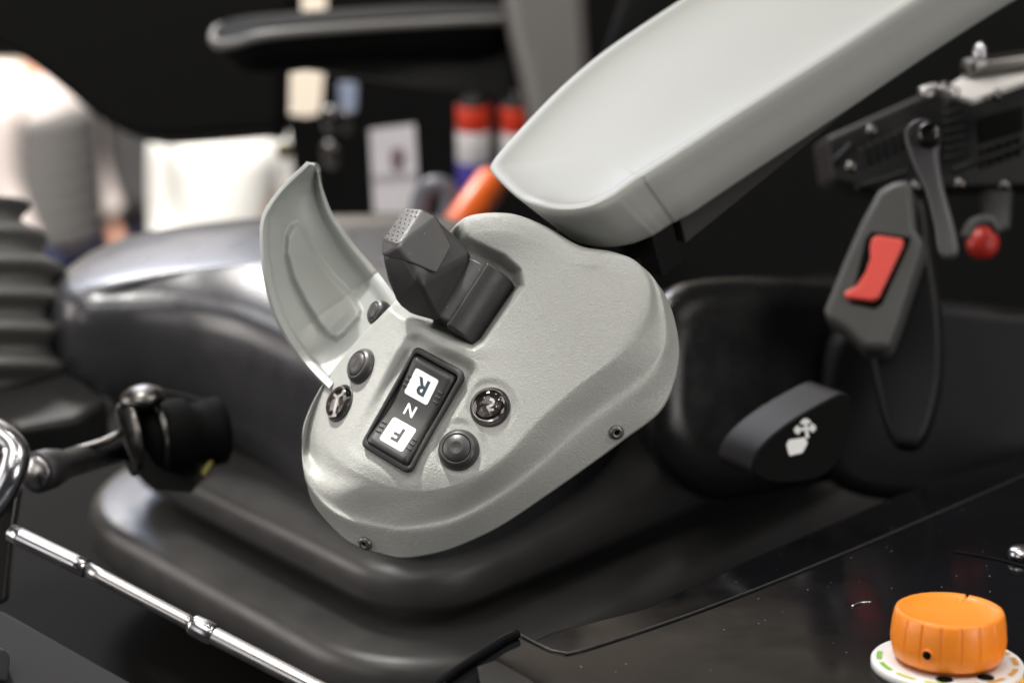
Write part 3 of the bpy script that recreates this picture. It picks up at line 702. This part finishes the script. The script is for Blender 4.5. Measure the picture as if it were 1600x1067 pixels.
# red knob at right
rk_ = thing('red_knob', 'round dark red knob under a grey clip at the right edge', 'knob', at(1535, 378, 1.3))
lathe('knob_body', [(.004, -.01), (.009, -.008), (.0105, -.002), (.0105, .003), (.008, .007), (.003, .009), (0, .009)], at(1535, 380, 1.3), cv(-.2, .1, .97), M_DRED, rk_, 32)
tube('clip', [at(1508, 372, 1.285), at(1520, 350, 1.285), (at(1545, 344, 1.285)), at(1560, 362, 1.285)], .0035, M_BUCK, rk_, 10, 16)
# rail mechanism right
mg = thing('seat_rail_mechanism', 'black ribbed seat rail mechanism below the armrest at the right edge', 'rail', at(1450, 260, 1.3))
def mb(nm, quad, d, th, m_, bv=.002): return slab(nm, [at(x, y, d) for x, y in quad], -T_*th, m_, mg, bev=bv)
mb('rail_body', [(1290, 215), (1480, 130), (1700, 90), (1700, 290), (1360, 300), (1300, 285)], 1.32, .06, M_DARK, .004)
mb('rail_lip', [(1338, 290), (1420, 264), (1422, 272), (1340, 300)], 1.26, .01, M_LEVER2)
mb('rail_lip', [(1490, 262), (1620, 215), (1620, 224), (1492, 272)], 1.26, .01, M_LEVER2)
for k in range(8): mb('rail_slat', [(1345+k*13, 232-k*6), (1352+k*13, 229-k*6), (1356+k*13, 262-k*6), (1349+k*13, 265-k*6)], 1.285, .012, M_LEVER2, .001)
for k in range(5): mb('rail_slat', [(1535+k*14, 232-k*5), (1542+k*14, 230-k*5), (1542+k*14, 262-k*5), (1535+k*14, 264-k*5)], 1.275, .012, M_LEVER2, .001)
for x, y in ((1362, 205), (1478, 138), (1556, 150), (1330, 262), (1500, 288), (1430, 292), (1570, 290)):
    lathe('rail_bolt', [(.002, -.002), (.0038, 0), (.0034, .003), (0, .0034)], at(x, y, 1.262), cv(-.2, .3, .93), M_DSTEEL, mg, 14)
for k in range(7): mb('rail_rib', [(1478, 160+k*14), (1512, 152+k*14), (1512, 159+k*14), (1478, 167+k*14)], 1.29, .012, M_DARK, .001)
mb('rail_pocket', [(1530, 185), (1600, 165), (1600, 205), (1532, 225)], 1.28, .01, M_VDARK, .001)
mb('rail_post', [(1540, 290), (1585, 285), (1580, 360), (1545, 365)], 1.34, .02, M_BUCK, .004)
mb('rail_web', [(1300, 250), (1330, 220), (1336, 228), (1308, 262)], 1.27, .006, M_LEVER2)
slab('rail_cover_strip', [at(x, y, d) for x, y, d in ((1470, 140, 1.27), (1505, 118, 1.31), (1620, 100, 1.33), (1640, 112, 1.30), (1520, 155, 1.26))], -Z_*.004, mat('pale_plastic_strip', (.55, .53, .51), .3), mg, bev=.001)
o = tube('rail_rod', [at(1440, 150, 1.26), at(1465, 143, 1.26), at(1495, 152, 1.255)], .0055, M_STEEL, mg, 12, 12)
o = tube('rail_rod', [at(1510, 108, 1.3), at(1570, 100, 1.31), at(1650, 88, 1.32)], .0065, M_DSTEEL, mg, 12, 12)
lathe('rail_pin', [(.002, 0), (.006, .002), (.004, .012), (.001, .016), (0, .016)], at(1530, 105, 1.3), Z_, M_CHROME, mg, 16)
# ------------------------------------------------------------------ left: joystick gaiter
jg = thing('joystick_gaiter', 'grey ribbed rubber joystick gaiter at the left edge', 'rubber gaiter', at(0, 650, 1.40))
jo = at(-8, 640, 1.42); jt = at(-18, 320, 1.44); ja = (jt-jo); jl = ja.length; pr = []
fold = 6
for i in range(121):
    t = i/120; base = .046*(1-t)**.6*.35 + .034 + .010*math.sin(math.pi*min(1, t*1.25))
    base *= 1-.30*sstep(.72, 1.0, t)
    ph = (t*fold) % 1
    pr.append((base + .0055*math.cos(2*math.pi*ph), t*jl))
lathe('bellows', pr, jo, ja, M_RUBG, jg, 64)
bl = [at(-60, 655, 1.40), at(20, 668, 1.37), at(90, 660, 1.37), at(150, 640, 1.40), at(172, 620, 1.45)]
tube('gaiter_lip', bl, .010, M_RUBG, jg, 16)
slab('gaiter_base', lv([(-80, 640), (30, 668), (120, 652), (170, 622), (90, 560), (-80, 540)], .50), -Z_*.03, M_DARK, jg, bev=.006)
# ------------------------------------------------------------------ left: clamp lever
cl = thing('clamp_lever', 'black clamp handle with chrome cap and steel ring left of the pod', 'clamp', at(240, 720, 1.12))
ca0, ca1 = at(56, 738, 1.08), at(190, 700, 1.16); cda = ca1-ca0
lathe('handle_pin', [(.0, 0), (.0095, 0), (.0115, .001), (.0112, .012), (.0095, .022), (.008, .024), (.008, cda.length+.02), (0, cda.length+.02)], ca0, cda, M_BLK, cl, 32)
lathe('pin_disc', [(0, -.0012), (.0085, -.0012), (.0092, 0)], ca0, cda, M_STEEL, cl, 32)
hb = at(212, 690, 1.15)
lathe('clamp_hub', [(.004, 0), (.018, 0), (.022, .004), (.022, .03), (.018, .034), (.018, .042), (.020, .044), (.02, .052), (0, .052)], hb, cv(.85, .1, -.5), M_VDARK, cl, 40)
lathe('steel_ring', [(.0185, -.002), (.0205, -.0015), (.0205, .0015), (.0185, .002)], at(206, 688, 1.135), cv(.9, .1, -.4), M_DSTEEL, cl, 40)
lathe('steel_ring', [(.0225, -.002), (.0232, -.0012), (.0232, .0012), (.0225, .002)], at(245, 682, 1.155), cv(.9, .1, -.4), M_DSTEEL, cl, 40)
hull('clamp_body', [at(x, y, d) for x, y, d in ((178, 640, 1.14), (196, 612, 1.16), (235, 604, 1.17), (275, 612, 1.18), (318, 622, 1.22), (330, 660, 1.2), (300, 770, 1.16), (240, 765, 1.13), (215, 740, 1.12), (190, 690, 1.13), (200, 640, 1.2), (330, 740, 1.24))], M_DARK, cl, bev=.005)
lathe('chrome_cap', [(.013, -.002), (.012, .003), (.008, .0055), (.004, .007), (0, .007)], at(222, 622, 1.14), cv(-.1, .9, .35), M_DSTEEL, cl, 32)
tube('clamp_link', [at(110, 705, 1.12), at(160, 690, 1.125), at(190, 675, 1.13)], .0022, M_DSTEEL, cl, 10, 8)
hull('clamp_pad', [at(x, y, d) for x, y, d in ((275, 660, 1.2), (300, 620, 1.21), (322, 628, 1.21), (326, 670, 1.2), (300, 690, 1.19), (290, 640, 1.25))], M_RUBG, cl, bev=.003)
o = tube('tie_thread', [at(338, 706, 1.17), at(328, 722, 1.165), at(316, 742, 1.16)], .0018, mat('yellow_thread', (.35, .32, .08), .6), None, 8, 8); tagt(o, 'short yellowish tie end beside the black clamp handle', 'tie')
# ------------------------------------------------------------------ left: chrome tube, rod, lower plate
ct = thing('chrome_grab_tube', 'bent bright chrome tube at the left edge beside the clamp handle', 'tube', at(0, 750, 1.05))
tube('tube_body', [at(-90, 640, 1.06), at(-20, 668, 1.05), at(22, 700, 1.045), at(20, 735, 1.04), at(4, 768, 1.04), at(-20, 800, 1.04)], .0075, M_CHROME, ct, 24, 60)
slab('tube_bracket', [at(x, y, 1.055) for x, y in ((-30, 770), (12, 745), (30, 765), (18, 840), (8, 940), (-30, 960))], -T_*.01, M_DSTEEL, ct, bev=.002)
cr2 = thing('chrome_rod', 'thin chrome control rod with clevis joints running down to the bottom edge', 'rod', at(330, 985, 1.0))
q0, q1 = at(18, 832, 1.02), at(135, 888, 1.005)
tube('rod_section', [q0, q0.lerp(q1, .5), q1], .0048, M_CHROME, cr2, 18, 8)
q2 = at(318, 984, .985)
tube('rod_section', [q1, q1.lerp(q2, .5), q2], .0038, M_STEEL, cr2, 14, 8)
q3 = at(470, 1062, .965)
tube('rod_section', [q2, q2.lerp(q3, .5), q3, q3+(q3-q2)*.5], .0046, M_STEEL, cr2, 18, 12)
lathe('rod_joint', [(.005, -.007), (.0056, -.005), (.0058, 0), (.0056, .005), (.0046, .007)], q2, q3-q2, M_CHROME, cr2, 24)
lp_ = thing('front_cover_plate', 'dark plate with a shiny rolled edge in the bottom left corner', 'plate', at(80, 1050, .95))
slab('plate_body', [at(x, y, d) for x, y, d in ((-60, 930, .97), (10, 952, .965), (120, 1014, .95), (300, 1115, .93), (150, 1200, .9), (-80, 1150, .92))], -Z_*.012, mat('dark_blue_steel', (.02, .02, .023), .5, spec=.12), lp_, bev=.003, seg=4)
hull('plate_clip', [at(x, y, .93+.0003*x) for x, y in ((-20, 1005), (8, 1012), (18, 1024), (12, 1066), (-20, 1062))]+[at(-10, 1040, .97)], M_STEEL, lp_, bev=.002)
o = slab('floor_pan', lv([(-700, 640), (-200, 600), (300, 590), (1500, 560), (2300, 640), (2300, 1500), (-200, 1500)], .70), -Z_*.02, M_VDARK, None, bev=.004); o['kind'] = 'structure'
# ------------------------------------------------------------------ background machine parts
o = slab('black_fairing', crom([at(x, y, 2.1) for x, y in ((-60, 55), (0, 72), (40, 95), (100, 140), (150, 182), (190, 203), (240, 214), (320, 210), (400, 203), (432, 200), (438, 100), (440, -60), (200, -90), (-60, -80))], 120), -T_*.10, M_VDARK, None, bev=.012, seg=4)
tagt(o, 'large black curved fairing across the top left background', 'fairing')
la = thing('rear_armrest', 'blurred black armrest with a light grey rim at the top centre', 'armrest', at(560, 110, 1.72))
rim_o = crom([at(x, y, d) for x, y, d in ((334, 50, 1.72), (350, 36, 1.74), (430, 26, 1.78), (600, 15, 1.8), (720, 10, 1.8), (800, 14, 1.8), (810, 24, 1.70), (700, 28, 1.68), (560, 36, 1.66), (420, 48, 1.65), (370, 60, 1.66), (340, 62, 1.68))], 120)
rcn = sum(rim_o, Vector())/120
rs = [[p.lerp(rcn, .25) - Z_*.036 for p in rim_o], [p.lerp(rcn, .12)-Z_*.030 for p in rim_o], [p.lerp(rcn, .03)-Z_*.016 for p in rim_o], [p-Z_*.006 for p in rim_o], rim_o, [p.lerp(rcn, .05)+Z_*.003 for p in rim_o]]
rings('arm_shell', rs, M_VDARK, la)
tube('arm_rim', [p-Z_*.004 for p in rim_o]+[rim_o[0]-Z_*.004], .0045, mat('grey_rim_plastic', (.13, .125, .12), .4), la, 12, 160)  # rim in a lighter grey than the shell
hull('arm_underside', [at(x, y, d) for x, y, d in ((348, 70, 1.70), (368, 92, 1.70), (450, 106, 1.72), (560, 118, 1.72), (680, 140, 1.72), (800, 155, 1.72), (800, 40, 1.72), (400, 60, 1.72), (500, 60, 1.82), (800, 120, 1.82))], M_DARK, la, bev=.01)
o = slab('cabin_back_panel', [at(x, y, 2.45) for x, y in ((448, 190), (449, 178), (480, 182), (500, 176), (505, 118), (508, 60), (510, -60), (1150, -60), (1150, 440), (470, 440), (462, 300))], -T_*.05, M_VDARK, None, bev=.004); tagt(o, 'black cabin panel behind the bottles and tag', 'panel')
def bottle(px, y0, y1, r, d, name, label, cat, bands, capm):
    b = thing(name, label, cat, at(px, y1, d)); base = at(px, y1, d); L = (at(px, y0, d)-base).length
    z = 0
    for nm, fr_, m_ in bands:
        lathe(nm, [(r*.98, z*L), (r, z*L+.001), (r, fr_*L-.001), (r*.98, fr_*L)], base, Z_, m_, b, 28); z = fr_
    lathe('bottle_cap', [(r*.95, L), (r*.7, L*1.05), (r*.45, L*1.1), (r*.45, L*1.2), (0, L*1.2)], base, Z_, capm, b, 24)
mW = mat('white_label_print', (.75, .73, .74), .4); mR = mat('red_label_print', (.7, .05, .02), .4); mB = mat('blue_label_print', (.06, .05, .35), .4)
bottle(740, 162, 300, .0185, 2.2, 'spray_can', 'red, white and blue banded can beside the orange tube', 'can', (('blue_band', .36, mB), ('white_band', .72, mW), ('red_band', 1.0, mR)), M_DARK)
bottle(803, 165, 270, .015, 2.2, 'spray_can', 'red and white can partly behind the pale grey armrest', 'can', (('white_band', .62, mW), ('red_band', 1.0, mR)), M_DARK)
tg = thing('hanging_tag', 'white paper tag with a dark blurred picture hanging behind the lever', 'tag', at(615, 330, 2.2))
slab('tag_card', [at(x, y, 2.2) for x, y in ((577, 203), (648, 194), (655, 320), (650, 335), (584, 334))], -T_*.003, mat('paper_tag', (.62, .60, .63), .6), tg, bev=.0008)
slab('tag_picture', crom([at(x, y, 2.196) for x, y in ((612, 235), (628, 232), (632, 248), (622, 266), (612, 260))], 24), -T_*.001, mat('tag_picture_print', (.16, .10, .13), .6), tg, smooth=False)
slab('tag_crease', [at(x, y, 2.196) for x, y in ((580, 276), (652, 272), (652, 276), (580, 280))], -T_*.001, mat('tag_line_print', (.3, .28, .3), .6), tg, smooth=False)
o = tube('orange_tube', [at(766, 286, 1.95), at(745, 316, 1.92), at(720, 352, 1.9), at(692, 400, 1.88)], .0165, mat('orange_hose', (.95, .16, .02), .35), None, 20, 20); tagt(o, 'bright orange tube between the can and the pod', 'tube')
for (px, py, r, lab) in ((518, 182, .011, 'shiny dark round cap, upper one under the pale blue strip'), (518, 236, .011, 'shiny dark round cap, lower one left of the paper tag'), (543, 186, .008, 'small glinting fitting below the pale blue strip')):
    o = lathe('round_cap', [(r*.9, -.02), (r, 0), (r*.9, .006), (r*.6, .010), (0, .012)], at(px, py, 2.2), cv(0, .5, .86), M_DSTEEL, None, 28); tagt(o, lab, 'cap')
o = slab('blue_strip', [at(x, y, 2.3) for x, y in ((528, 128), (558, 130), (556, 176), (530, 172))], -T_*.01, mat('pale_blue_plastic', (.35, .42, .58), .4), None, bev=.002); tagt(o, 'pale blue strip below the blurred armrest', 'strip')
hs = [at(x, y, 1.95) for x, y in ((655, 345), (660, 310), (675, 293), (695, 296), (705, 320), (698, 350))]
o = tube('hose_loop', hs, .011, mat('blue_grey_hose', (.11, .12, .15), .35), None, 14, 30); tagt(o, 'blue-grey hose loop just above the lever grip', 'hose')
o = lathe('highlight_disc', [(.002, 0), (.008, .001), (.008, .006), (0, .006)], at(445, 238, 2.0), cv(0, .3, .95), mat('brass', (.10, .085, .05), .4, metal=1), None, 24); tagt(o, 'small round brass disc standing in for a blurred highlight, left of the dark caps', 'highlight')  # disc modelled in place of an out-of-focus highlight
# ------------------------------------------------------------------ people far behind
SKIN = mat('skin', (.50, .27, .20), .5); 
def skin_mesh(name, joints, edges, radii, m_, parent, sub=2):
    me = bpy.data.meshes.new(name); me.from_pydata([tuple(j) for j in joints], edges, []); me.update()
    o = link(name, me, m_, parent)
    sk = o.modifiers.new('skin', 'SKIN')
    for i, r in enumerate(radii):
        d = me.skin_vertices[0].data[i]; d.radius = (r, r) if not isinstance(r, tuple) else r; d.use_root = (i == 0)
    sk.use_smooth_shade = True; subsurf(o, sub); return o
def person(label, px, py, d, top_m, leg_m, face=0.0, arms='down', hair=(.05, .035, .025), wide=1.0, vest=None):
    hip = at(px, py, d); c, s = math.cos(face), math.sin(face)
    def J(x, y, z): return hip+Vector((x*c-y*s, x*s+y*c, z))
    root = thing('person', label, 'person', hip-Z_*.92)
    w_ = wide
    js = [J(0, 0, 0), J(0, 0, .22), J(0, 0, .46), J(0, 0, .56), J(0, -.02, .68), J(0, -.02, .80)]
    rd = [(.16*w_, .12), (.15*w_, .11), (.18*w_, .11), .055, .085, .075]
    ed = [(0, 1), (1, 2), (2, 3), (3, 4), (4, 5)]
    for sx in (-1, 1):
        i = len(js)
        js += [J(sx*.10, 0, -.06), J(sx*.11, -.02, -.45), J(sx*.11, 0, -.86), J(sx*.12, -.14, -.90)]; rd += [.095, .065, .045, .04]
        ed += [(0, i), (i, i+1), (i+1, i+2), (i+2, i+3)]
        i = len(js)
        if arms == 'down': js += [J(sx*.19*w_, 0, .45), J(sx*.22*w_, .01, .17), J(sx*.22*w_, -.08, -.06), J(sx*.21*w_, -.12, -.15)]
        else: js += [J(sx*.20*w_, 0, .45), J(sx*.27*w_, -.04, .18), J(sx*.14*w_, -.26, .16), J(sx*.06*w_, -.33, .18)]
        rd += [.06, .045, .035, .028]; ed += [(2, i), (i, i+1), (i+1, i+2), (i+2, i+3)]
        base = len(js)-1
        for fg in range(5):
            k = len(js); dirv = (js[base]-js[base-1]).normalized(); sd = Vector((c, s, 0))*((fg-2)*.014)
            js += [js[base]+dirv*.03+sd, js[base]+dirv*(.075-.008*abs(fg-2))+sd]; rd += [.009, .008]; ed += [(base, k), (k, k+1)]
    body = skin_mesh('body', js, ed, rd, SKIN, root)
    # clothes
    def ell(rx, ry, z, y0=0): return [J(rx*math.cos(a), y0+ry*math.sin(a), z) for a in [2*math.pi*k/40 for k in range(40)]]
    rings('jacket', [ell(.185*w_, .14, -.08), ell(.18*w_, .135, .05), ell(.175*w_, .13, .2), ell(.20*w_, .14, .36), ell(.21*w_, .13, .44), ell(.17*w_, .105, .50), ell(.08, .075, .545), ell(.06, .06, .58)], top_m, root)
    for side in range(2):
        b = 6+side*18+4; tube('sleeve', [js[b].lerp(js[2], .25), js[b], js[b+1], js[b+1].lerp(js[b+2], .9)], lambda t: .080-.018*t, top_m, root, 16, 24)
        b = 6+side*18; tube('trouser_leg', [J((-.07 if side == 0 else .07), 0, .02), js[b], js[b+1], js[b+2]], lambda t: .125-.055*t, leg_m, root, 16, 24)
    if vest:
        prof_ = []
        for k in range(49):
            z = -.06+.56*k/48; q = abs(math.sin(math.pi*k/6)); taper = 1-.45*sstep(.40, .50, z)
            prof_.append(ell((.203+.007*q)*w_*taper, (.155+.007*q)*taper, z))
        rings('padded_vest', prof_, vest, root)
    hd = J(0, .015, .75)
    lathe('hair', [(.09, -.03), (.098, .0), (.092, .05), (.06, .085), (0, .1)], hd, Z_, mat('dark_hair_%d' % int(px), hair, .6), root, 24)
    for sx in (-1, 1): lathe('eye', [(.012, 0), (.008, .006), (0, .008)], J(sx*.03, -.095, .73), J(0, -1, 0)-hip, M_WHITE, root, 10)
    lathe('nose', [(.014, 0), (.009, .02), (0, .026)], J(0, -.10, .70), J(0, -1, -.3)-hip, SKIN, root, 10)
    lathe('mouth', [(.022, 0), (.016, .003), (0, .004)], J(0, -.095, .655), J(0, -1, 0)-hip, mat('lips', (.4, .14, .12), .5), root, 12)
    return root
DEN = mat('blue_denim', (.045, .06, .14), .8, var=.2); DENL = mat('light_denim', (.14, .19, .34), .8, var=.2)
person('person in a grey padded vest with pale sleeves, far left', 84, 341, 7.5, mat('pale_sleeves', (.50, .45, .44), .7), DEN, 1.0, 'down', vest=mat('grey_padded_vest', (.10, .098, .10), .7))
person('person in a black top and light blue jeans behind the fairing', 230, 309, 7.8, mat('black_knit', (.035, .035, .037), .8), DENL, -.2, 'down')
person('person in a bright white shirt behind the seat cushion', 364, 412, 7.0, mat('white_shirt', (.88, .88, .86), .7), mat('cream_trousers', (.8, .78, .72), .7), .15, 'down', wide=.95)
person('person in a white top reaching forward, cut off by the left edge', -34, 333, 7.6, mat('white_top', (.82, .8, .76), .7), DEN, .9, 'fwd')
o = slab('hall_wall', [Vector((x, 10.5, z)) for x, z in ((-12, -3), (8, -3), (8, 6), (-12, 6))], Vector((0, .1, 0)), mat('pale_cream_wall', (.62, .56, .48), .8), None); o['kind'] = 'structure'
o = slab('hall_floor', [Vector((x, y, -1.735)) for x, y in ((-12, 1.2), (8, 1.2), (8, 10.5), (-12, 10.5))], Vector((0, 0, -.1)), mat('hall_carpet', (.12, .12, .12), .9), None); o['kind'] = 'structure'
